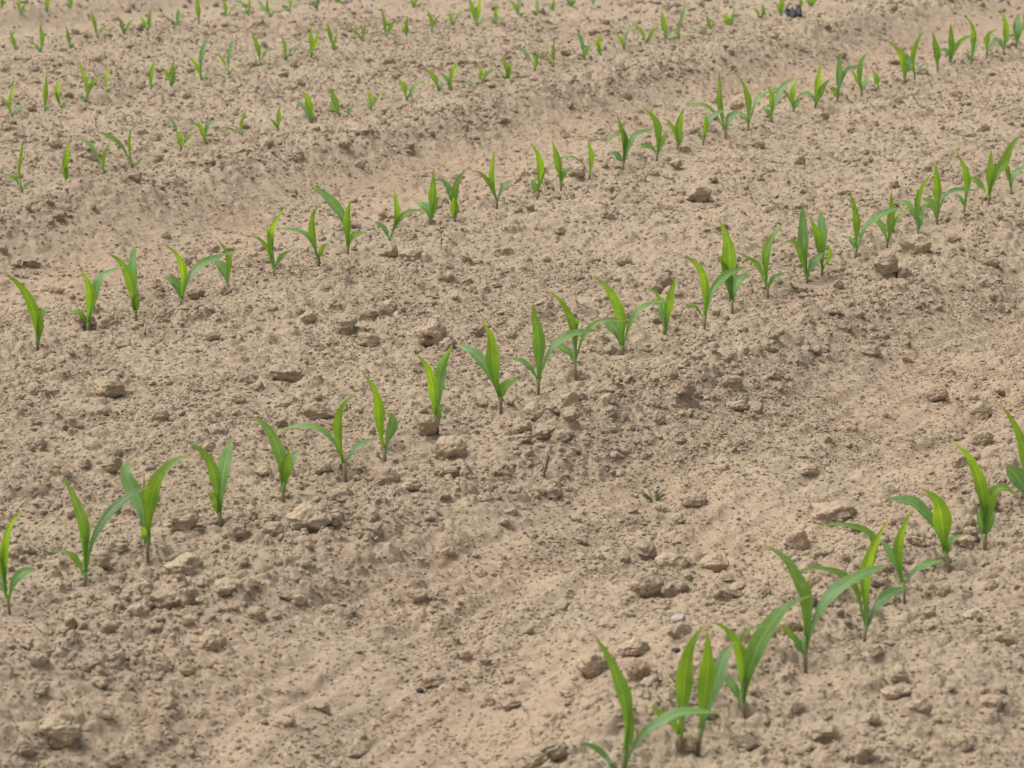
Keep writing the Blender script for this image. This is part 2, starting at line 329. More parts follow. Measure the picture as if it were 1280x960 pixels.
# ------------------------------------------------------------------ the plants, traced row by row
# T: tile origin and scale;  P row  base  crown;  L tint width points...   (y young, backlit yellow green, b blue green with sky sheen painted in, m between)
PLANTS = """
T 700 720 4
P 1 312,1010 325,860
L m 62 318,880 335,760 330,660 290,520 235,400 165,285
L y 28 335,880 352,800 355,740 350,650
L b 50 325,960 360,870 430,780 500,735 600,685 700,680 815,690
L b 30 305,1000 240,920 180,865 95,830
P 1 600,865 600,790
L y 74 602,800 615,640 625,500 640,390 680,300 735,235
L y 34 598,800 560,730 450,655
P 1 690,890 705,760
L y 76 704,770 725,600 740,450 740,340 735,255
L b 60 708,770 750,630 790,500 820,400 870,325
P 1 920,695 908,620
L y 55 910,630 915,480 900,380 850,290 800,245 745,228
L m 80 912,630 950,470 985,360 1060,230 1150,140 1250,100
L b 34 907,630 860,545 820,490
L y 16 925,470 900,330 950,265 1065,246
T 880 620 4
P 1 508,875 503,760
L m 62 503,790 512,600 500,480 450,400 425,335 340,265 245,235
L y 24 508,700 518,560 522,470 535,365
L b 56 510,760 560,610 620,510 720,430 830,375 932,345
L b 40 502,790 475,745 450,715
L y 24 505,760 450,712 405,660 370,640
P 1 800,720 812,640
L y 38 808,650 760,470 700,400 620,370 540,365 450,385 370,425
L y 52 812,640 808,460 812,360 850,250 890,170 925,115
L b 46 818,650 870,550 930,490 1015,455
L m 34 812,480 845,290 855,225 830,190 760,155 660,140 545,155
P 1 1003,530 995,430
L y 46 994,440 980,330 975,250 1000,160 1030,90 1060,60
L b 30 990,430 945,310 900,240 880,215
L b 36 1000,440 1050,380 1110,345 1195,320
T 1080 480 4
P 1 430,940 408,840
L y 84 406,840 390,700 365,590 290,520
L b 60 404,830 350,700 280,630 220,590 75,570
L y 32 412,860 440,790 510,750
P 1 605,815 602,750
L y 55 603,760 600,600 575,480 530,370 490,330 430,270
L y 66 604,770 615,620 650,540 705,518 770,560
L b 30 598,760 583,680 590,600
L b 30 606,760 632,680 640,600
P 1 835,612 830,560
L y 50 832,580 800,330 760,220 720,150 685,100
L b 70 830,600 790,500 710,400
T 0 560 4
P 2 48,815 38,750
L b 46 42,760 70,670 120,620 190,605
L y 42 34,750 22,620 25,500 45,400 80,345 142,310
L y 38 30,720 5,580 5,500 30,460
L b 20 32,740 10,690 -10,660
P 2 425,685 425,625
L m 56 423,640 425,480 415,380 375,260 330,170 290,130
L y 30 427,600 428,480 432,400 442,300
L b 42 430,620 460,470 520,360 590,280 680,220 762,180
L y 40 420,635 380,560 330,525 258,520
P 2 738,560 738,465
L b 80 735,480 712,300 665,200 625,120 650,35
L y 78 740,480 748,320 775,190 820,110 880,60 920,42 978,45
L y 46 737,480 728,420 712,395
L y 15 722,330 720,240 722,135
T 0 480 4
P 2 1100,705 1097,640
L y 62 1096,650 1080,500 1060,420 1010,340 960,300 905,288
L b 72 1098,650 1110,500 1130,380 1162,262
L y 46 1096,660 1078,580 1038,545
T 300 400 4
P 2 218,900 215,850
L m 62 212,860 205,700 170,600 130,530 90,500 50,472
L y 62 217,860 225,740 250,635
L b 50 228,800 262,690 302,650
P 2 528,795 520,715
L b 40 516,715 470,610 400,550 300,530 190,552
L y 50 518,715 495,600 490,520 510,440 592,350
L b 36 524,720 570,650 620,615 682,588
P 2 725,705 720,640
L y 58 718,650 695,520 690,420 660,330 608,258
L b 52 722,650 742,580 765,510 748,460
P 2 988,560 985,505
L y 56 984,515 970,400 955,290 910,200 860,163
L b 58 986,515 990,340 1010,220 1062,125
L y 46 985,525 990,455 1028,432
T 440 380 4
P 2 745,535 742,465
L b 56 740,475 700,370 650,290 590,230 515,205
L y 70 741,475 708,340 700,220 690,150 646,83
L y 52 743,475 765,420 828,378
P 2 932,445 932,375
L m 66 933,385 935,240 930,150 910,60 905,-18
L b 36 930,380 890,320 840,285 778,265
L b 40 934,380 965,290 1010,210 1080,160 1160,135 1242,135
T 640 240 4
P 2 318,930 315,840
L y 46 315,850 310,690 280,610 240,540 178,490
L b 52 313,850 270,790 183,753
L m 30 318,840 360,720 410,665 470,640 582,645
L y 15 316,760 318,700 336,620
P 2 552,810 552,765
L y 58 552,775 548,640 510,540 460,460 400,415
L b 70 550,775 520,690 456,625
L m 36 555,775 600,640 650,580 720,550 802,545
P 2 763,712 763,692
L b 58 763,712 765,620 752,560 728,520
L y 46 765,705 785,560 800,490 829,410
L y 22 760,620 735,540 715,500 653,475
P 2 962,680 962,620
L y 44 962,630 965,460 930,370 880,330 823,328
L b 40 964,630 1000,500 1060,425 1120,390 1182,373
L y 20 960,635 910,570 830,555
P 2 1100,610 1100,540
L y 76 1100,550 1090,400 1085,270 1060,190 1028,125
L y 54 1098,550 1070,400 1023,303
L b 46 1102,550 1130,450 1187,402
T 880 200 4
P 2 320,685 316,630
L m 44 314,640 310,480 340,390 407,303
L y 30 312,640 270,530 200,480 140,458
L y 20 312,600 302,480 291,390
L b 24 318,645 350,590 412,563
P 2 515,615 515,570
L m 56 514,580 500,430 495,300 495,196
L y 52 513,585 490,480 440,408 370,430
L b 46 517,585 545,520 602,452
P 2 590,570 590,530
L b 46 590,540 592,380 580,245
L y 52 589,545 575,410 545,320 520,278
L y 26 592,545 628,480 620,432 590,448
P 2 758,490 759,440
L y 40 760,450 765,300 745,210 724,150
L b 22 757,455 735,400 708,378
L b 36 762,455 805,340 860,290 920,255 1003,235
P 2 915,440 918,405
L y 42 920,410 940,260 935,148
L b 32 916,415 890,330 828,278
L y 18 922,410 960,300 1010,250 1062,235
P 2 1070,370 1069,340
L y 32 1069,345 1068,210 1100,120 1147,58
L b 30 1072,355 1085,290 1112,268
L b 26 1067,335 1040,250 1010,215 952,210
L b 22 1068,290 1100,235 1152,240
P 2 1165,320 1165,275
L y 48 1166,280 1165,130 1160,5
L b 36 1163,295 1140,220 1088,188
L b 28 1168,270 1215,170 1290,150 1372,154
T 1040 120 5.3333
P 2 882,780 883,725
L y 50 885,735 900,560 870,450 818,358
L b 26 881,740 850,670 808,650
L b 46 888,710 920,560 990,590 1030,655
P 2 1045,720 1045,660
L y 56 1044,670 1055,480 1062,350
L y 72 1047,670 1090,530 1150,450 1190,350 1230,290 1292,238
P 2 1195,655 1191,610
L y 36 1190,615 1165,480 1130,410 1088,385
L y 24 1189,600 1175,500 1080,490 958,562
L b 40 1193,615 1220,520 1295,460
T 0 240 4
P 3 190,790 189,750
L y 62 188,765 175,620 130,510 80,450 13,398
L y 46 190,765 200,650 206,568
L b 26 195,700 222,585 262,588
P 3 440,690 440,650
L y 62 438,660 450,540 440,460 403,383
L b 50 442,660 475,520 500,430 550,400 622,373
L y 32 438,660 400,610 343,600
P 3 680,640 677,590
L y 62 675,600 650,450 600,350 523,298
L b 56 677,600 670,450 665,350 671,262
L y 46 677,605 682,535 707,512
P 3 905,565 905,532
L y 42 906,540 915,400 880,310 803,253
L b 52 904,540 880,460 823,423
L b 46 908,540 950,420 1040,345 1152,303
P 3 1140,495 1139,452
L y 36 1140,460 1150,340 1180,295 1232,283
L b 56 1138,460 1110,380 1068,338
L y 20 1139,420 1130,300 1083,228
T 320 240 4
P 3 92,420 89,375
L y 42 88,385 75,260 80,190 115,120 152,67
L y 28 87,385 50,280 0,230 -92,210
L y 30 91,385 130,320 188,286
L y 20 80,300 70,230 48,178
P 3 315,365 313,325
L b 36 311,330 270,240 220,200 108,181
L y 42 312,335 285,220 280,160 290,100 337,58
L y 24 314,340 332,280 362,258
P 3 460,310 460,265
L b 56 459,275 440,140 400,80 365,30 330,5 278,-32
L y 50 460,275 455,150 460,90 477,38
L y 36 462,275 490,215 557,207
P 3 668,240 668,225
L y 40 669,235 710,150 770,100 862,90
L y 36 675,225 705,130 700,50 690,-25
L b 24 667,235 635,175 588,148
T 460 140 4
P 3 315,562 315,530
L y 50 316,540 325,400 330,278
L b 46 313,545 290,480 233,453
L y 32 318,540 345,440 367,413
P 3 432,545 432,525
L y 44 432,540 430,470 426,425
L y 38 434,520 440,370 480,300 517,263
L b 36 431,500 400,380 348,318
L b 24 433,450 420,410 376,402
P 3 645,480 644,435
L y 30 643,440 600,350 560,305 498,290
L y 34 643,440 615,320 625,240 631,178
L b 28 646,445 680,370 720,338
P 3 847,430 847,398
L y 44 848,405 865,290 850,210 806,148
L b 32 846,410 820,335
L y 15 849,405 880,310 912,263
P 3 965,385 965,345
L y 46 964,355 945,240 918,133
L y 32 967,350 985,300 1032,280
P 3 1107,335 1108,305
L y 34 1110,315 1118,220 1105,160 1099,128
L b 18 1107,315 1070,255 1020,225 950,240 888,292
T 640 0 4
P 3 555,845 554,805
L y 40 557,815 565,700 545,640 523,568
L b 32 552,815 520,770 488,763
L y 36 558,810 556,665 500,690 438,752
L b 34 558,815 600,700 650,660 722,643
P 3 725,800 727,760
L y 44 728,765 730,640 700,580 648,528
L b 32 725,775 700,740 636,720
L y 40 730,770 765,680 803,638
P 3 828,745 828,710
L y 46 829,720 840,600 863,538
L y 28 827,715 800,640 770,600 728,595
L b 30 831,730 853,655
P 3 955,725 955,690
L y 32 956,700 970,620 964,555
L b 44 957,705 980,620 1020,570 1082,548
L b 15 953,705 918,635
P 3 1068,690 1065,645
L y 36 1063,655 1038,520 1038,440 1035,350
L b 24 1062,650 1000,550 930,520 858,530
L b 44 1067,660 1085,600 1133,548
P 3 1178,655 1181,620
L y 40 1181,630 1180,500 1155,420 1123,358
L b 24 1180,630 1160,580 1123,553
L b 24 1184,625 1210,540 1240,480 1292,450
T 820 60 4
P 3 575,370 575,335
L y 30 576,340 575,240 553,178
L b 24 574,345 550,310 518,310
L b 34 577,345 610,240 640,190 702,138
P 3 687,320 687,293
L y 34 687,300 685,210 712,148
L y 26 686,300 650,225 600,210 540,230 498,272
L b 32 689,308 717,248
P 3 797,300 798,272
L y 44 799,282 815,160 822,72
L b 24 797,285 780,240 718,220
L y 38 801,285 840,190 882,148
P 3 908,265 908,235
L m 40 908,245 918,130 912,17
L y 36 907,252 895,215 868,200
L b 24 911,220 950,115 1000,95 1058,84
P 3 1028,240 1027,205
L y 32 1027,215 1020,100 1045,40 1082,-2
L y 26 1026,212 990,130 963,108
L b 30 1029,220 1062,138
P 3 1112,205 1112,195
L m 32 1112,205 1100,150 1083,106
T 960 0 4
P 3 683,415 682,385
L y 46 682,395 665,280 635,240 583,193
L b 30 685,385 703,300 668,262
P 3 733,400 733,362
L y 30 732,372 725,280 750,200 782,143
L y 22 731,362 700,298
L b 16 734,372 782,313
P 3 848,357 847,330
L y 44 848,350 840,240 819,148
P 3 912,315 912,292
L y 38 913,305 915,200 912,105
L b 34 911,308 900,260 858,245
L y 30 915,305 945,230 990,190 1047,178
P 3 1015,320 1017,285
L y 34 1018,295 1028,170 1010,110 978,78
L b 16 1018,300 1045,230 1072,208
L b 16 1015,305 988,258
P 3 1093,290 1094,255
L y 32 1094,265 1100,180 1152,143
L b 18 1095,262 1142,188
P 3 1178,275 1178,238
L y 38 1179,248 1190,130 1167,52
L b 32 1177,255 1155,205 1113,193
L b 20 1180,240 1210,182 1242,180
P 3 1242,240 1241,215
L b 46 1241,225 1245,150 1249,72
L y 26 1243,225 1262,160 1292,118
P 3 1296,212 1294,190
L y 30 1294,200 1282,100 1275,50
T 0 140 5.3333
P 4 148,530 144,500
L y 34 143,505 125,380 140,290 150,210 169,152
L y 32 142,510 95,440 20,415 -12,415
L b 22 148,520 190,480 233,453
P 4 440,458 439,445
L y 56 440,458 432,350 445,280 463,192
L y 50 441,458 440,400 437,362
P 4 695,420 692,380
L b 32 688,390 640,280 590,210 498,163
L y 36 692,405 690,300 720,230 748,188
P 4 878,358 873,330
L b 40 872,340 820,240 770,190 700,150 638,130
L y 28 871,335 860,200 880,110 913,88
L y 24 880,358 905,352 944,328
T 200 120 5.3333
P 4 135,365 137,335
L y 42 137,355 132,280 112,232
L b 24 128,300 95,190 38,133
L y 28 140,355 180,290 240,235 272,213
P 4 312,325 308,300
L y 46 309,318 280,230 243,152
L b 32 300,290 320,190 387,158
L b 22 285,260 250,200 188,158
P 4 545,265 543,240
L y 30 543,258 545,180 570,110 592,83
L y 24 541,262 480,225 430,212 368,223
P 4 788,222 788,205
L y 40 788,220 792,130 795,57
L y 30 784,218 762,180 733,155
T 240 0 5.3333
P 4 800,815 797,785
L y 64 799,805 785,720 765,650 733,598
L b 42 795,800 750,720 698,668
P 4 985,772 982,752
L m 60 985,768 960,680 918,582
L y 32 980,768 940,720 913,690
P 4 1042,752 1042,745
L b 30 1040,752 1046,718
P 4 1195,735 1195,705
L y 32 1195,728 1190,660 1168,608
L y 24 1198,725 1240,650 1292,600
L b 22 1192,728 1158,688
T 480 0 5.3333
P 4 150,670 150,650
L y 44 150,665 130,580 88,513
L y 34 153,665 190,590 240,545 292,540
P 4 360,600 359,582
L y 50 363,600 340,530 273,448
L b 36 368,600 397,548
P 4 450,598 449,575
L y 44 450,595 450,510 480,440 502,383
L b 32 447,592 420,530 368,478
P 4 652,558 652,535
L y 34 653,552 650,480 618,408
L y 26 656,550 690,490 752,453
L b 24 650,556 610,570 553,545
P 4 825,525 825,510
L y 44 824,522 815,440 783,378
L y 42 830,522 845,460 872,433
L b 30 820,525 778,478
P 4 1005,475 1004,450
L y 40 1006,470 1010,400 983,358
L y 28 1008,440 1035,362 1098,392
L b 26 1003,440 940,350 868,298
P 4 1130,450 1129,425
L y 30 1130,440 1130,340 1139,252
L y 16 1127,440 1093,388
T 720 0 5.3333
P 4 55,400 54,375
L b 32 53,385 40,280 8,203
L y 36 57,395 75,330 118,283
P 4 165,368 164,352
L y 36 165,365 155,300 166,202
L y 30 161,355 135,280 107,258
P 4 318,325 316,310
L y 40 317,320 300,270 263,218
L b 28 321,315 340,230 380,175 412,158
P 4 465,290 465,272
L y 34 465,285 440,220 400,170 368,148
L y 38 470,285 510,220 552,168
P 4 600,250 600,238
L y 52 600,247 585,160 571,62
L b 22 604,247 617,188
P 4 690,245 690,235
L b 30 690,242 695,160 718,70 725,25
L y 22 687,242 665,205 643,193
L y 22 688,243 665,254 638,255
P 4 895,200 894,182
L y 32 894,195 880,140 869,88
L y 26 897,195 927,153
L b 28 890,200 840,212 788,205
P 4 1025,170 1023,160
L y 46 1015,170 1000,140 984,88
L y 40 1030,170 1052,118
L b 26 1032,165 1060,110 1112,104
L b 16 1030,160 1048,90 1062,48
P 4 1230,120 1229,107
L y 30 1227,117 1200,70 1153,54
L y 32 1233,117 1247,75 1240,28
T 960 0 4
P 4 65,75 65,60
L y 32 66,72 72,20 55,-32
L y 22 63,72 43,18
P 4 160,50 161,40
L y 24 160,50 165,10 160,-22
P 4 215,35 214,25
L y 32 214,33 208,0 193,-22
L y 24 218,33 235,5 242,-18
P 4 345,8 345,0
L y 24 345,6 338,-22
P 4 395,9 396,0
L y 24 395,7 407,-20
T 0 0 5.3333
P 5 82,785 79,755
L y 28 78,765 70,660 85,590 107,512
L y 26 76,765 40,680 -2,628
L b 26 83,782 110,735 158,698
P 5 300,750 300,725
L y 42 300,748 303,640 311,486
P 5 405,725 404,705
L y 40 404,722 385,620 390,506
L b 24 408,722 435,690 468,678
L y 26 397,700 363,587
P 5 570,680 576,650
L y 40 577,665 580,560 550,470 518,388
L y 40 580,660 615,560 680,505 712,500
L b 26 570,678 545,645 512,628
P 5 710,620 709,602
L y 30 709,612 710,530 730,460 753,438
L b 22 712,618 753,578
P 5 1005,600 1005,575
L y 44 1005,597 1010,490 1037,382
P 5 1140,575 1140,545
L y 40 1142,570 1150,470 1161,382
L y 30 1137,560 1105,480 1063,438
L b 24 1145,568 1168,508
T 240 0 5.3333
P 5 65,540 61,515
L y 36 58,525 35,450 0,400 -37,363
L b 38 60,520 60,400 75,320 102,248
L b 20 66,535 122,478
P 5 240,510 242,485
L b 30 243,495 245,390 260,310 273,247
L y 22 240,480 190,380 108,350
L b 20 245,505 282,453
P 5 455,440 454,405
L y 42 455,425 440,320 415,260 388,188
L y 24 457,415 490,350 532,308
L b 30 451,438 398,408
P 5 625,405 625,375
L y 32 625,395 615,290 583,228
L b 22 629,395 660,340 700,310 742,300
P 5 790,390 792,350
L y 36 793,375 795,260 789,146
L y 34 797,370 830,270 851,198
P 5 945,340 942,305
L y 38 941,315 920,220 898,138
L b 38 945,338 946,288
L y 20 943,305 972,218
P 5 1138,275 1138,255
L y 30 1138,270 1145,200 1167,158
L y 26 1134,268 1070,195 1018,168
T 480 0 5.3333
P 5 12,250 14,228
L y 36 12,245 5,160 -10,80 -22,38
L y 36 18,243 55,160 108,133
P 5 150,240 150,222
L y 32 151,235 150,150 156,96
L y 20 147,235 118,168
P 5 318,215 318,195
L y 32 318,205 310,110 278,56
L y 22 321,200 345,130 383,98
P 5 460,170 457,155
L y 30 457,165 445,110 428,67
L y 26 462,165 500,100 558,58
P 5 620,180 618,155
L y 44 617,170 590,60 570,0 558,-42
L y 40 621,165 635,40 641,-42
L b 26 623,178 668,118
P 5 748,165 747,145
L y 32 748,160 745,80 767,18
L b 16 752,160 783,118
P 5 890,100 890,85
L y 36 890,98 870,40 828,-2
L b 30 893,95 905,20 900,-24
L y 20 895,103 952,88
P 5 1022,108 1022,95
L b 24 1022,106 1022,50 1025,-14
L y 22 1018,105 983,68
P 5 1130,80 1130,70
L y 32 1130,80 1132,30 1130,-24
P 5 1250,45 1250,38
L b 42 1250,45 1240,10 1218,-24
L y 26 1253,45 1277,-2
T 720 0 5.3333
P 5 115,35 115,28
L b 32 115,34 120,0 109,-32
T 0 0 5.3333
P 6 103,338 103,325
L y 38 103,337 90,270 63,202
P 6 265,350 267,328
L y 42 268,342 285,270 275,200 270,136
L b 30 262,348 240,310 207,293
P 6 470,325 470,312
L y 38 470,323 458,240 439,161
L b 16 474,323 487,288
P 6 648,250 646,228
L y 34 646,243 630,160 607,56
L y 30 651,243 685,190 738,163
P 6 825,225 823,205
L b 32 823,222 815,170 804,126
L y 24 830,222 865,155 932,113
P 6 985,205 985,190
L y 34 987,202 995,130 1006,51
L y 34 982,202 960,150 938,107
P 6 1180,178 1181,165
L b 30 1182,177 1185,120 1191,56
L y 24 1175,177 1140,140 1102,118
T 240 0 5.3333
P 6 48,165 46,148
L y 44 46,163 40,80 32,0 25,-54
P 6 230,115 229,98
L y 34 229,113 220,40 204,-24
L y 30 234,112 280,50 343,13
P 6 378,110 378,92
L y 28 378,108 380,40 386,-34
L b 24 376,95 340,30 268,-2
P 6 518,120 517,100
L y 28 518,117 500,40 506,-24
L b 20 521,117 553,68
L b 22 513,100 438,-3
P 6 650,75 651,62
L b 32 648,74 620,50 597,38
L y 28 654,74 660,20 666,-24
P 6 835,70 835,58
L b 28 835,70 840,20 846,-34
L b 20 833,65 808,18
P 6 970,22 970,14
L y 36 970,21 953,-24
L y 26 973,21 1002,-18
T 480 0 5.3333
P 6 200,50 200,40
L y 26 200,49 205,10 222,-23
L b 20 198,48 184,-3
T 0 0 5.3333
P 7 10,65 9,52
L y 36 8,62 15,10 21,-34
P 7 135,105 134,85
L y 30 134,98 125,30 114,-24
L y 20 138,95 182,-3
P 7 315,82 315,65
L y 36 315,80 315,20 309,-44
P 7 470,65 470,50
L y 36 470,63 470,10 470,-34
"""
plants = []
for ln in PLANTS.strip().splitlines():
    f = ln.split()
    if f[0] == 'T': ox, oy, s = float(f[1]), float(f[2]), float(f[3]); continue
    pt = lambda q: (ox + float(q.split(',')[0]) / s, oy + float(q.split(',')[1]) / s)
    if f[0] == 'P': plants.append(dict(row=int(f[1]), base=pt(f[2]), crown=pt(f[3]), leaves=[]))
    else: plants[-1]['leaves'].append((f[1], float(f[2]) / s, [pt(q) for q in f[3:]]))
hits = ray_ground([p['base'] for p in plants])
for p, h in zip(plants, hits): p['hit'] = h

# ------------------------------------------------------------------ notable clods: centre, width, height in the photograph
CLODS = """745,830,46,36 798,838,32,20 792,812,34,18 807,735,38,30 850,790,26,18 75,915,50,42 46,490,30,22 137,484,42,24 232,708,50,22 281,738,30,14
266,803,32,24 204,752,46,26 173,765,26,18 135,788,18,12 56,811,26,20 48,828,24,18 419,643,19,20 531,529,32,26 482,598,32,22 515,607,26,20
561,564,42,28 466,646,17,12 399,517,36,20 386,652,54,24 430,620,26,16 779,326,22,13 872,244,32,18 827,354,28,18 682,380,20,12 487,384,22,14
432,406,28,20 461,425,30,14 487,315,22,16 515,320,28,15 385,397,18,14 630,315,20,14 357,468,48,20 267,420,20,12 245,366,20,18
152,431,20,10 140,584,24,18 45,558,28,20 123,700,28,20 225,654,46,28 297,499,18,14 1107,330,34,28 1145,305,34,24 1130,343,20,14 1087,440,26,12
1171,495,28,22 1229,551,28,18 1201,579,22,17 1025,627,24,24 998,677,32,22 1044,642,54,22 1207,677,22,14 1226,515,32,18 942,511,18,14 921,509,28,12
867,625,34,16 848,649,18,15 892,705,34,18 838,706,40,18 676,616,14,10 667,517,26,18 714,526,18,15 712,500,22,14 827,760,22,12 922,735,20,14
677,947,34,26 1125,847,26,15 1151,885,28,16 992,885,28,16 1120,867,34,14 1027,917,34,18 1078,942,30,18 1095,815,22,14 990,782,22,20 125,845,20,16
45,860,30,16 150,945,14,12 142,955,24,14 520,744,24,12 581,821,18,10 362,905,16,10 372,750,22,12 845,204,14,13 855,107,24,9 922,131,18,10
721,217,20,12 741,40,12,8 942,29,28,8 1196,118,12,8 1152,90,14,9 1025,145,20,12 452,164,26,11 333,181,20,12 450,206,14,12 337,94,26,9
377,83,38,8 485,77,18,9 70,180,20,11 177,166,16,9 25,72,32,10 212,52,30,12 190,57,20,9 320,768,24,16 235,838,20,14 620,592,16,12
1010,590,26,12 1055,700,16,11 1180,740,24,12 1215,770,22,14 1255,800,26,14 1240,735,20,12 905,585,16,10 560,690,20,12 640,640,16,10 1090,900,22,12
1240,880,30,16 1200,930,28,18 860,935,26,16 780,890,22,14 715,865,28,16 640,880,24,12 30,935,30,18 210,880,22,12 90,780,20,14 20,690,20,14
330,590,18,12 260,560,18,12 90,530,24,14 200,520,22,14 600,450,16,10 640,420,16,10 770,390,14,9 560,350,16,10 700,290,14,9 960,300,16,10
1000,200,14,9 1080,190,14,9 1130,160,14,9 1230,160,14,9 1190,300,18,11 1240,330,18,11 1040,390,20,12 930,440,18,11 840,470,18,11 760,500,18,11"""
CLODS += ' 541,421,34,25'
clods = [tuple(float(v) for v in q.split(',')) for q in CLODS.split()]
clods = [c for c in clods if c[1] > 110 or c[2] < 20]
chits = ray_ground([(c[0], c[1] + .34 * c[3]) for c in clods])

            # along the optical axis, ground-level approximation
def pxm(hit):                          # pixels (of 1280) per metre at a hit
    X = np.array(hit[:3]) - CAMP
    return FPX / (X[1] * CP - X[2] * SP)

# ------------------------------------------------------------------ ground: one sheet, finest in the part the photograph looks at
def build_ground():
    r = [1.9]
    while r[-1] < 11.3:
        r.append(r[-1] + max(.0014, .30 * r[-1] ** 2 / 2620))
    r = np.array([.02, .3, .8, 1.3, 1.6] + r + [11.6, 12, 12.6, 13.5, 15, 17, 20, 25, 32, 45, 70, 120, 250])
    d = math.radians(.024)
    a = list(np.arange(-math.radians(12.6), math.radians(12.6), d))
    side = []
    q, st = a[-1], d
    while q + st < math.pi: q += st; side.append(q); st = min(st * 1.12, math.radians(4))
    a = [-s for s in side[::-1]] + a + side
    a = np.array(a)
    R, A_ = np.meshgrid(r, a, indexing='ij')
    X = (R * np.sin(A_)).ravel(); Y = (R * np.cos(A_)).ravel()
    Hh = height_mt(X, Y)
    for p in plants:                                  # the soil is slightly open round each stem
        if p['row'] > 4: continue
        dx = X - p['hit'][0]; k = np.nonzero(np.abs(dx) < .03)[0]
        k = k[np.abs(Y[k] - p['hit'][1]) < .03]
        q = (X[k] - p['hit'][0]) ** 2 + (Y[k] - p['hit'][1]) ** 2
        Hh[k] -= .0045 * np.exp(-q / .007 ** 2)
    far = sst(14, 25, np.hypot(X, Y)); Hh = Hh * (1 - far)
    nr, na = R.shape
    i = np.arange(nr - 1)[:, None] * na + np.arange(na)[None, :]
    j = np.arange(nr - 1)[:, None] * na + (np.arange(na)[None, :] + 1) % na
    F = np.stack([i, j, j + na, i + na], -1).reshape(-1, 4)
    print('ground', nr, na, len(F))
    o = mesh_np('ground', np.stack([X, Y, Hh], 1), F[:, ::-1], M_SOIL)
    u, v, t1, t2, t_0, t3 = fields(X, Y)
    cm = np.clip(t1 * .8 + t2 + .4 * t3, 0, 1) * np.clip(.55 + .9 * perlin(X / .25, Y / .25, 91), 0, 1)
    at = o.data.color_attributes.new('compacted', 'FLOAT_COLOR', 'POINT')
    at.data.foreach_set('color', np.stack([cm, cm, cm, np.ones_like(cm)], 1).astype(np.float32).ravel())
    tag(o, kind='structure')
    return o
import time
t0 = time.time()
build_ground()
print('ground built', time.time() - t0)

# ------------------------------------------------------------------ icospheres
def ico(sub):
    p = (1 + 5 ** .5) / 2
    v = [(-1, p, 0), (1, p, 0), (-1, -p, 0), (1, -p, 0), (0, -1, p), (0, 1, p), (0, -1, -p), (0, 1, -p), (p, 0, -1), (p, 0, 1), (-p, 0, -1), (-p, 0, 1)]
    f = [(0, 11, 5), (0, 5, 1), (0, 1, 7), (0, 7, 10), (0, 10, 11), (1, 5, 9), (5, 11, 4), (11, 10, 2), (10, 7, 6), (7, 1, 8), (3, 9, 4), (3, 4, 2), (3, 2, 6), (3, 6, 8), (3, 8, 9), (4, 9, 5), (2, 4, 11), (6, 2, 10), (8, 6, 7), (9, 8, 1)]
    v = [np.array(q) / np.linalg.norm(q) for q in v]
    for _ in range(sub):
        cache = {}; nf = []
        def midp(a, b):
            k = (min(a, b), max(a, b))
            if k not in cache:
                q = v[a] + v[b]; v.append(q / np.linalg.norm(q)); cache[k] = len(v) - 1
            return cache[k]
        for a, b, c in f:
            ab, bc, ca = midp(a, b), midp(b, c), midp(c, a)
            nf += [(a, ab, ca), (b, bc, ab), (c, ca, bc), (ab, bc, ca)]
        f = nf
    return np.array(v), np.array(f)

def rough_rock(V, rs, amp=.22, facets=9):
    """angular crumbly lump: sphere cut by random planes, then roughened"""
    n = rs.normal(size=(facets, 3)); n /= np.linalg.norm(n, axis=1)[:, None]
    off = rs.uniform(.62, .95, facets)
    rad = np.ones(len(V))
    dd = V @ n.T
    with np.errstate(divide='ignore'):
        lim = np.where(dd > .05, off / np.maximum(dd, .05), 9)
    rad = np.minimum(rad, lim.min(1))
    s = rs.uniform(0, 50)
    def p3(f, sd):
        return (perlin(V[:, 0] * f + s, V[:, 1] * f, sd) + perlin(V[:, 1] * f + s, V[:, 2] * f + 9, sd + 1) + perlin(V[:, 2] * f + s, V[:, 0] * f + 5, sd + 2)) * .6
    rad = rad * (1 + amp * p3(1.8, 61) + amp * .55 * p3(4.5, 65) + amp * .35 * p3(10, 69) + amp * .2 * p3(19, 73))
    return V * rad[:, None]

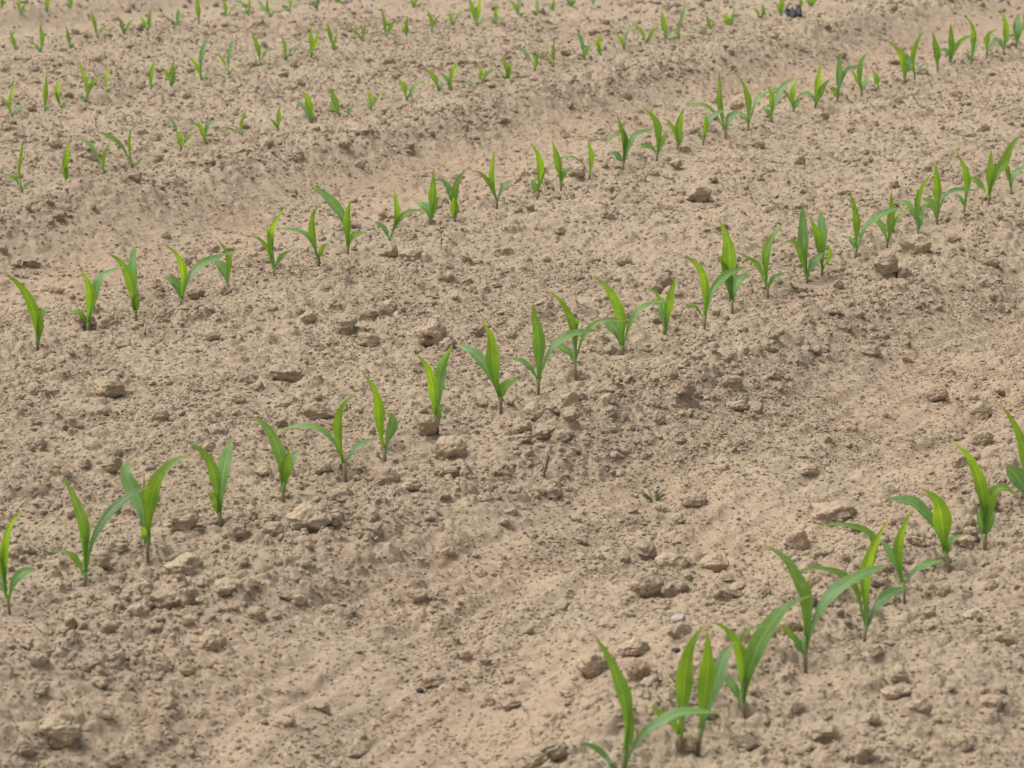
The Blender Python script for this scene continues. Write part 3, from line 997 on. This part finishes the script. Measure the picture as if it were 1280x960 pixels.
# crumbs lying on the soil: far too many to count, one object
def build_crumbs():
    rs = np.random.RandomState(3)
    VV, FF = [], []
    base = 0
    kinds = [(2, .0070, .0150, 210, 11.2), (1, .0038, .0072, 1300, 10.0), (0, .0018, .0040, 11000, 9.0), (0, .0012, .0025, 34000, 4.9)]
    for sub, r0, r1, dens, rmax in kinds:
        V0, F0 = ico(sub)
        protos = [rough_rock(V0, rs, .28, 8) for _ in range(40)]
        half = math.radians(12.2)
        area = half * (rmax ** 2 - 2.1 ** 2)
        n = int(area * dens)
        r = np.sqrt(rs.uniform(2.1 ** 2, rmax ** 2, n)); a = rs.uniform(-half, half, n)
        x = r * np.sin(a); y = r * np.cos(a)
        u, v, t1, t2, t_0, t3 = fields(x, y)
        tr = np.clip(t1 + t2 + t3, 0, 1)
        fine = sub == 0
        u_, v_ = u, v; cr = crusted(x, y, u_, v_, tr)
        sh = np.exp(-((u - TR1 - .30) / .09) ** 2) + np.exp(-((u - TR1 + .27) / .10) ** 2) + np.exp(-((u - TR2 + .31) / .07) ** 2)
        pr = (1 - (.50 if fine else .8) * cr) * (1 if fine else .55 + 1.5 * sh) * (1 - (.0 if fine else .35) * tr) * np.clip(.6 + 1.0 * perlin(x / .16, y / .16, 71) + .4 * perlin(x / .6, y / .6, 72), .35 if fine else .05, 1)
        keep = rs.rand(n) < pr
        for p in plants:                               # the seedlings stand clear of the crumbs
            keep &= ~((np.abs(x - p['hit'][0]) < .010) & (y > p['hit'][1] - .030) & (y < p['hit'][1] + .006))
        x, y = x[keep], y[keep]; n = len(x)
        z = height_mt(x, y)
        sz = r0 + (r1 - r0) * rs.rand(n) ** 2.2
        pick = rs.randint(0, len(protos), n)
        th = rs.uniform(0, 2 * np.pi, n); tl = rs.uniform(-.9, .9, n)
        P = np.array(protos)[pick]                     # n,k,3
        sc3 = np.stack([sz * rs.uniform(.8, 1.35, n), sz * rs.uniform(.8, 1.2, n), sz * rs.uniform(.6, .95, n)], 1)
        P = P * sc3[:, None, :]
        c, s = np.cos(tl)[:, None], np.sin(tl)[:, None]
        Y2 = P[:, :, 1] * c - P[:, :, 2] * s; Z2 = P[:, :, 1] * s + P[:, :, 2] * c; X2 = P[:, :, 0]
        c, s = np.cos(th)[:, None], np.sin(th)[:, None]
        X3 = X2 * c - Y2 * s; Y3 = X2 * s + Y2 * c
        W = np.stack([X3 + x[:, None], Y3 + y[:, None], Z2 + (z + sz * (.12 if fine else .30))[:, None]], -1)
        k = len(V0)
        F = F0[None] + (np.arange(n) * k)[:, None, None] + base
        VV.append(W.reshape(-1, 3)); FF.append(F.reshape(-1, 3)); base += n * k
        print('crumbs', n)
    o = mesh_np('soil_crumbs', np.concatenate(VV), np.concatenate(FF), M_SOIL, smooth=False)
    tag(o, 'small loose crumbs of dry tan soil scattered over the field', 'soil crumbs', kind='stuff')
build_crumbs()
print('crumbs built', time.time() - t0)

# ------------------------------------------------------------------ words for labels
ORD = ['first', 'second', 'third', 'fourth', 'fifth', 'sixth', 'seventh', 'eighth', 'ninth', 'tenth', 'eleventh', 'twelfth', 'thirteenth', 'fourteenth', 'fifteenth', 'sixteenth', 'seventeenth', 'eighteenth', 'nineteenth', 'twentieth']
def ordinal(n):
    if n <= 20: return ORD[n - 1]
    tens = {2: 'twenty', 3: 'thirty', 4: 'forty'}[n // 10]
    return ('thirtieth' if n == 30 else 'fortieth' if n == 40 else tens + '-' + ORD[n % 10 - 1])
ROWN = {1: 'the nearest row', 2: 'the second row', 3: 'the third row', 4: 'the fourth row', 5: 'the fifth row', 6: 'the sixth row', 7: 'the farthest row'}
for rw in range(1, 8):
    for k, p in enumerate(sorted([q for q in plants if q['row'] == rw], key=lambda q: q['base'][0])): p['ord'] = k + 1

# ------------------------------------------------------------------ maize seedlings
def spline(P, n):
    P = np.asarray(P, float)
    if len(P) == 2: P = np.array([P[0], (P[0] + P[1]) / 2, P[1]])
    Q = np.vstack([2 * P[0] - P[1], P, 2 * P[-1] - P[-2]])
    seg = np.linalg.norm(np.diff(P[:, :], axis=0), axis=1); cum = np.concatenate([[0], np.cumsum(seg)]); cum /= cum[-1]
    out = []
    for t in np.linspace(0, 1, n):
        k = min(np.searchsorted(cum, t, side='right') - 1, len(P) - 2)
        s = (t - cum[k]) / max(cum[k + 1] - cum[k], 1e-9)
        p0, p1, p2, p3 = Q[k], Q[k + 1], Q[k + 2], Q[k + 3]
        out.append(.5 * ((2 * p1) + (-p0 + p2) * s + (2 * p0 - 5 * p1 + 4 * p2 - p3) * s * s + (-p0 + 3 * p1 - 3 * p2 + p3) * s ** 3))
    return np.array(out)

def leaf_mesh(name, C, W, N, wid, tint, rs, parent, origin, fold):
    """C centre line, W half-width directions, N blade normals"""
    n = len(C); m = 7
    V = []; uvs = []
    tt = np.linspace(0, 1, n)
    ph = rs.uniform(0, 6.28); wav = rs.uniform(.05, .14)
    for i in range(n):
        for j in range(m):
            s = j / (m - 1) * 2 - 1
            h = wid[i] / 2
            cup = fold * abs(s) ** 1.3 * h * (1 - .6 * tt[i])
            ripple = wav * h * math.sin(tt[i] * 15 + ph + (1.3 if s > 0 else 0)) * abs(s) ** 2
            V.append(C[i] + W[i] * (s * h) + N[i] * (cup + ripple) - origin)
            uvs.append((j / (m - 1), tt[i]))
    F = [(i * m + j, i * m + j + 1, (i + 1) * m + j + 1, (i + 1) * m + j) for i in range(n - 1) for j in range(m - 1)]
    o = mesh_np(name, V, F, M_LEAF, True, parent)
    me = o.data
    ul = me.uv_layers.new(name='UVMap'); uvs = np.array(uvs, np.float32)
    idx = np.zeros(len(me.loops), np.int32); me.loops.foreach_get('vertex_index', idx)
    ul.data.foreach_set('uv', uvs[idx].ravel())
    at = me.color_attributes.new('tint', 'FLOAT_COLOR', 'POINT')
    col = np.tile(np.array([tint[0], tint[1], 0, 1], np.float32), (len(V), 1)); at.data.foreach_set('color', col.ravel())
    return o

def tube(name, C, R, material, parent, origin, m=10, vv=None):
    V = []; uvs = []
    n = len(C)
    for i in range(n):
        T = C[min(i + 1, n - 1)] - C[max(i - 1, 0)]; T /= np.linalg.norm(T)
        a = np.cross(T, [0, 1, 0.01]); a /= np.linalg.norm(a); b = np.cross(T, a)
        for j in range(m):
            th = 2 * math.pi * j / m
            V.append(C[i] + R[i] * (a * math.cos(th) + b * math.sin(th)) - origin); uvs.append((j / m, i / (n - 1) if vv is None else vv[i]))
    F = [(i * m + j, i * m + (j + 1) % m, (i + 1) * m + (j + 1) % m, (i + 1) * m + j) for i in range(n - 1) for j in range(m)]
    o = mesh_np(name, V, F, material, True, parent)
    ul = o.data.uv_layers.new(name='UVMap'); uvs = np.array(uvs, np.float32)
    idx = np.zeros(len(o.data.loops), np.int32); o.data.loops.foreach_get('vertex_index', idx)
    ul.data.foreach_set('uv', uvs[idx].ravel())
    return o

def short_(L, spx): return L / spx < .045
def make_plant(p, k):
    rs = np.random.RandomState(1000 + k)
    bx, by, bz, tb = p['hit']
    B = np.array([bx, by, bz])
    Z0 = tb                                           # ray parameter = depth along the optical axis
    spx = FPX / Z0                                    # px per metre
    root = bpy.data.objects.new('maize_seedling', None); COL.objects.link(root)
    root.empty_display_size = .02; root.location = B
    V2 = lambda q, dz: CAMP + ray(*q) * (Z0 + dz)
    up_lean = rs.uniform(-.004, .004)
    crown = V2(p['crown'], up_lean)
    # the sheath carries on inside the leaves up to the highest leaf start
    low = B + np.array([0, 0, -.008]) - (crown - B) * .05
    tops = sorted([l[2][0][1] for l in p['leaves']])
    big = max(l[1] for l in p['leaves']) / spx
    r0 = np.clip(big * .18, .0014, .0023)
    if p['row'] >= 4: r0 *= 1.0
    highest = min(l[2][0][1] for l in p['leaves'])
    C = [low, B + (crown - B) * .3, crown]
    sy = p['crown'][1] - highest
    if sy > 12 and p['row'] <= 3:
        lf = min(p['leaves'], key=lambda l: l[2][0][1])
        C.append(V2(lf[2][0], up_lean))
    C = spline(C, 12)
    R = r0 * np.linspace(.82, 1.12, 12); R[-1] *= .6
    dl = np.concatenate([[0], np.cumsum(np.linalg.norm(np.diff(C, axis=0), axis=1))]); fc = min(.999, np.linalg.norm(crown - low) / dl[-1]) * dl[-1]
    vv = np.where(dl <= fc, .5 * dl / fc, .5 + .5 * (dl - fc) / max(dl[-1] - fc, .004))
    st = tube('stem', C, R, M_STEM, root, B, 10, vv)
    for li, (fl, wpx, pts) in enumerate(p['leaves']):
        P = spline(pts, 17)
        seg = np.concatenate([[0], np.cumsum(np.linalg.norm(np.diff(P, axis=0), axis=1))]); L = seg[-1]; t = seg / L
        # how far the blade swings towards (-) or away from (+) the camera on its way out
        horiz = abs(P[-1, 0] - P[0, 0]) / max(L, 1)
        if fl == 'y': swing = -rs.uniform(.10, .38)
        elif fl == 'b': swing = rs.uniform(.15, .45)
        else: swing = rs.uniform(-.15, .25)
        if horiz > .7: swing = rs.uniform(-.25, .25) + (.1 if fl == 'b' else -.05)
        dz = up_lean * min(1, 1) + swing * (L / spx) * t ** 1.5
        C3 = np.array([V2(q, z) for q, z in zip(P, dz)])
        gh = height(C3[:, 0], C3[:, 1])
        for i in range(3, len(C3)):                     # keep the blade clear of the soil
            lim = gh[i] + .004
            if C3[i, 2] < lim:
                D = ray(*P[i]); tcur = Z0 + dz[i]
                for _ in range(12):
                    tcur -= .004
                    q = CAMP + D * tcur
                    if q[2] > height(q[:1], q[1:2])[0] + .003: break
                C3[i] = q
        C3[2:-1] = (C3[1:-2] + 2 * C3[2:-1] + C3[3:]) / 4
        T = np.gradient(C3, axis=0); T /= np.linalg.norm(T, axis=1)[:, None]
        view = C3 - CAMP; view /= np.linalg.norm(view, axis=1)[:, None]
        side = np.cross(T, view); side /= np.linalg.norm(side, axis=1)[:, None]     # across, in the picture plane
        dep = np.cross(side, T)                                                       # across, in depth
        dep *= np.sign((dep * view).sum(1))[:, None]
        # arching blades show their width mostly as a flat, sky-facing ribbon; upright ones face the camera
        slope = np.clip(np.abs(T[:, 0]), 0, 1)
        a = np.radians((12 + 38 * slope) if fl != 'b' else (8 + 42 * slope)) + rs.uniform(-.15, .15) + rs.uniform(-.55, .45) * t ** 1.4
        # roll so that the upper side looks up
        sg = np.where(side[:, 2] >= 0, 1, -1)
        if abs(T[:, 0]).mean() < .35: sg = np.full(len(sg), 1 if rs.rand() < .5 else -1)
        else: sg = np.full(len(sg), np.sign((sg * slope).sum()) or 1)
        W = side * np.cos(a)[:, None] + dep * (np.sin(a) * sg)[:, None]
        W /= np.linalg.norm(W, axis=1)[:, None]
        N = np.cross(W, T)
        if N[:, 2].mean() < 0: N = -N
        pk = .62 if fl == 'b' and not short_(L, spx) else .52
        prof = np.minimum(1, .26 + .74 * np.sin(np.clip((t - (0 if short_(L, spx) else .10)) / (pk - .08), 0, 1) * math.pi / 2) ** 1.7)
        short = L / spx < .045
        ex = 2.8 if short else {'b': 2.2, 'm': 1.3, 'y': 1.12}[fl]
        prof = prof * (1 - np.clip((t - (pk - .10)) / (1.10 - pk), 0, 1) ** ex)
        prof[0] = .35; prof = np.maximum(prof, .035)
        wid = wpx / spx / np.cos(np.clip(a, 0, 1) * .6) * prof * {1: 1.34, 2: 1.12, 3: 1.0}.get(p['row'], .93)
        tint = {'y': rs.uniform(0, .22), 'm': rs.uniform(.35, .6), 'b': rs.uniform(.75, 1.0)}[fl]  # higher values paint more blue sky sheen into the blade
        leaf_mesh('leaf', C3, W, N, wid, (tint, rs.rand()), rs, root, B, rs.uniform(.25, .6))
    # words
    Ls = [(sum(math.dist(a, b) for a, b in zip(l[2], l[2][1:])), l) for l in p['leaves']]
    Ls.sort(key=lambda q: -q[0]); _, l0 = Ls[0]
    dx = l0[2][-1][0] - l0[2][0][0]; dy = l0[2][0][1] - l0[2][-1][1]
    n = len(p['leaves'])
    if n == 1: look = 'with one upright blade'
    elif abs(dx) > .75 * abs(dy): look = 'with long leaf reaching ' + ('right' if dx > 0 else 'left')
    else: look = {2: 'with two leaves', 3: 'with three narrow leaves', 4: 'with four narrow leaves', 5: 'with five leaves'}[n]
    tag(root, f"maize seedling {look}, {ordinal(p['ord'])} from the left in {ROWN[p['row']]}", 'maize seedling', 'young maize plants in the field rows')

for k, p in enumerate(plants):
    if p['row'] >= 4 and len(p['leaves']) <= 2 and k % 4:
        r_ = random.Random(k); sg = r_.choice((-1, 1)); L = r_.uniform(5, 9); (x, y) = p['base']
        p['leaves'].append(('b', 4.2, [(x, y - 1.5), (x + sg * L * .5, y - 1.5 - L * .55), (x + sg * L, y - 1.5 - L * r_.uniform(.3, .9))]))
    make_plant(p, k)
print('plants', len(plants), time.time() - t0)

# ------------------------------------------------------------------ individual clods
V3, F3 = ico(4)
used = set()
for k, (c, h) in enumerate(zip(clods, chits)):
    rs = np.random.RandomState(500 + k)
    s = FPX / h[3]
    w_, hh = c[2] / s / 2, c[3] / s / 2
    V = rough_rock(V3, rs, .20, 11)
    if c[:2] == (541, 421):                           # a burrow runs into the near side of this one
        dv = np.array([-.50, -.84, -.22]); dv /= np.linalg.norm(dv)
        ang = np.arccos(np.clip(V3 @ dv, -1, 1)) + .12 * perlin(V3[:, 0] * 4, V3[:, 2] * 4, 99)
        V = V * (1 - .92 * (1 - sst(.27, .36, ang)))[:, None]
    V = V * np.array([w_ * 1.08, w_ * rs.uniform(.75, 1.05), max(min(hh * 1.45, w_ * .95), w_ * .6)])
    th = rs.uniform(-.5, .5); cc, ss = math.cos(th), math.sin(th)
    V = np.stack([V[:, 0] * cc - V[:, 1] * ss, V[:, 0] * ss + V[:, 1] * cc, V[:, 2]], 1)
    pale = (c[0], c[1]) in ((850, 790), (714, 526))
    o = mesh_np('soil_clod', V, F3, M_CLOD)
    o.location = (h[0], h[1] + w_ * .18, h[2] + hh * .50)
    cand = sorted(plants, key=lambda p: math.dist(p['base'], (c[0], c[1])))
    for p in cand[:25]:
        dx, dy = c[0] - p['base'][0], c[1] - p['base'][1]
        rel = ('right of' if dx > 0 else 'left of') if abs(dx) > abs(dy) else ('in front of' if dy > 0 else 'behind')
        key = (rel, p['row'], p['ord'])
        if key not in used: used.add(key); break
    size = 'large' if w_ > .020 else 'medium' if w_ > .012 else 'small'
    tag(o, f"{size} tan soil clod {rel} the {ordinal(p['ord'])} maize seedling of {ROWN[p['row']]}", 'soil clod', 'larger soil clods lying on the field')

# ------------------------------------------------------------------ stones, weeds, stalks and the dark scrap
def lump(name, px, py, w, h, material, label, cat, seed, flat=.7, group=None):
    hit = ray_ground([(px, py + h * .3)])[0]; s = FPX / hit[3]
    rs = np.random.RandomState(seed)
    V = rough_rock(ico(3)[0], rs, .10, 9) * np.array([w / s / 2 * 1.1, w / s / 2 * .9, h / s / 2 * 1.2])
    o = mesh_np(name, V, ico(3)[1], material); o.location = (hit[0], hit[1] + w / s * .15, hit[2] + h / s / 2 * .45)
    tag(o, label, cat, group); return o
lump('stone', 849, 775, 19, 12, M_STONE, 'pale pinkish smooth stone above the large clod near the nearest row', 'stone', 1)
lump('stone', 996, 700, 10, 8, M_STONE, 'tiny round yellowish pebble beside the nearest row of seedlings', 'stone', 2)
lump('stone', 845, 814, 12, 6, M_SCRAP, 'dark grey stone chip left of the nearest row of seedlings', 'stone', 3)
lump('stone', 525, 865, 9, 5, M_SCRAP, 'tiny blue grey stone chip in the bottom centre of the furrow', 'stone', 4)
lump('stone', 786, 805, 14, 9, M_STONE, 'small pale flat stone just behind the large foreground clod', 'stone', 5)

def sheet_scrap():
    hit = ray_ground([(991, 21)])[0]; s = FPX / hit[3]
    n, m = 9, 7; V = []
    for i in range(n):
        for j in range(m):
            a, b = i / (n - 1) - .5, j / (m - 1) - .5
            k = 1 - .5 * abs(b) * 2 * (.5 + .5 * math.sin(i * 2.1))
            V.append((a * 22 / s * k, b * 22 / s, .004 + .010 * math.sin(i * 1.3 + j * .9) * (1 - 2 * abs(a)) + .034 * (b + .5) * (.6 + .4 * math.sin(i * 1.9))))
    F = [(i * m + j, (i + 1) * m + j, (i + 1) * m + j + 1, i * m + j + 1) for i in range(n - 1) for j in range(m - 1)]
    o = mesh_np('scrap', V, F, M_SCRAP); o.location = hit[:3]
    sm = o.modifiers.new('thick', 'SOLIDIFY'); sm.thickness = .0015
    tag(o, 'crumpled blue black scrap on the soil at the far end of the fourth row', 'scrap')
sheet_scrap()

def blade(name, parent, origin, pts3, w, material):
    C = spline(pts3, 8); T = np.gradient(C, axis=0); T /= np.linalg.norm(T, axis=1)[:, None]
    S = np.cross(T, [0, .9, .3]); S /= np.maximum(np.linalg.norm(S, axis=1), 1e-6)[:, None]
    V = []
    for i in range(8):
        h = w / 2 * math.sin(math.pi * (.12 + .88 * i / 7)) + .0002
        nn = np.cross(S[i], T[i])
        for q in (-1, 0, 1): V.append(C[i] + S[i] * h * q + nn * abs(q) * h * .3 - origin)
    F = [(i * 3 + j, i * 3 + j + 1, i * 3 + j + 4, i * 3 + j + 3) for i in range(7) for j in range(2)]
    return mesh_np(name, V, F, material, True, parent)

def weed(base, top, nleaf, llen, label, material, cat='weed', seed=0, stem_r=.0008):
    hit = ray_ground([base])[0]; B = np.array(hit[:3]); rs = np.random.RandomState(seed)
    root = bpy.data.objects.new('weed', None); COL.objects.link(root); root.location = B; root.empty_display_size = .02
    s = FPX / hit[3]
    Tp = CAMP + ray(*top) * hit[3]
    mid = (B + Tp) / 2 + np.array([.002, 0, 0])
    C = spline([B - [0, 0, .006], mid, Tp], 8)
    tube('stem', C, np.linspace(1.1, .6, 8) * stem_r, material, root, B, 6)
    for i in range(nleaf):
        f = (i + 1) / nleaf; q = B + (Tp - B) * (.25 + .75 * f); an = i * 2.4 + rs.uniform(-.3, .3)
        d = np.array([math.cos(an), math.sin(an), rs.uniform(.25, .9)]); L = llen * rs.uniform(.7, 1.1)
        blade('leaf', root, B, [q, q + d * L * .55, q + d * L + np.array([0, 0, -.2 * L])], L * .38, material)
    tag(root, label, cat, 'small weeds among the rows'); return root
weed((551, 313), (550, 280), 8, .010, 'thin upright green weed with tiny leaves beside the third row', M_WEED, seed=1)
weed((1196, 149), (1203, 131), 5, .012, 'small yellow green weed seedling behind the second row at right', M_WEED, seed=2)
weed((993, 366), (996, 362), 5, .014, 'flat pale green sprout in front of two leafy seedlings of the second row', M_WEED, seed=3)
weed((861, 729), (862, 725), 4, .008, 'tiny pale green sprout on bare soil left of the nearest row', M_WEED, seed=5)
# dusty rosette of fine upright leaves
def rosette():
    hit = ray_ground([(817, 627)])[0]; B = np.array(hit[:3]); rs = np.random.RandomState(9)
    root = bpy.data.objects.new('weed', None); COL.objects.link(root); root.location = B; root.empty_display_size = .02
    for i in range(22):
        an = rs.uniform(0, 6.28); sp = rs.uniform(.3, 1.1); L = rs.uniform(.010, .021)
        d = np.array([math.cos(an) * sp, math.sin(an) * sp * .8, 1.0]); d /= np.linalg.norm(d)
        q = B + np.array([math.cos(an), math.sin(an), 0]) * .003 - [0, 0, .003]
        blade('leaf', root, B, [q, q + d * L * .5, q + d * L + np.array([math.cos(an), math.sin(an), -.3]) * L * .15], .0016, M_WEEDD)
    tag(root, 'dusty grey green tuft of fine leaves alone on the bare furrow side', 'weed', 'small weeds among the rows')
rosette()
def stalk(a, b, r, label):
    hit = ray_ground([a])[0]; B = np.array(hit[:3]); Tp = CAMP + ray(*b) * (hit[3] + .006)
    o = tube('dry_stalk', spline([B - (Tp - B) * .15, (B + Tp) / 2 + [.0006, 0, 0], Tp], 8), np.array([1, 1, .95, .95, .9, .9, .85, .6]) * r, M_DRY, None, B, 7)
    o.location = B; tag(o, label, 'dry stalk')
stalk((679.3, 595.5), (685.5, 569), .0016, 'short dry brown stalk standing alone in bare soil between second and nearest rows')
stalk((120.5, 161), (117.3, 144), .0010, 'thin dry yellowish stalk leaning between the fourth and fifth rows at left')
print('done')
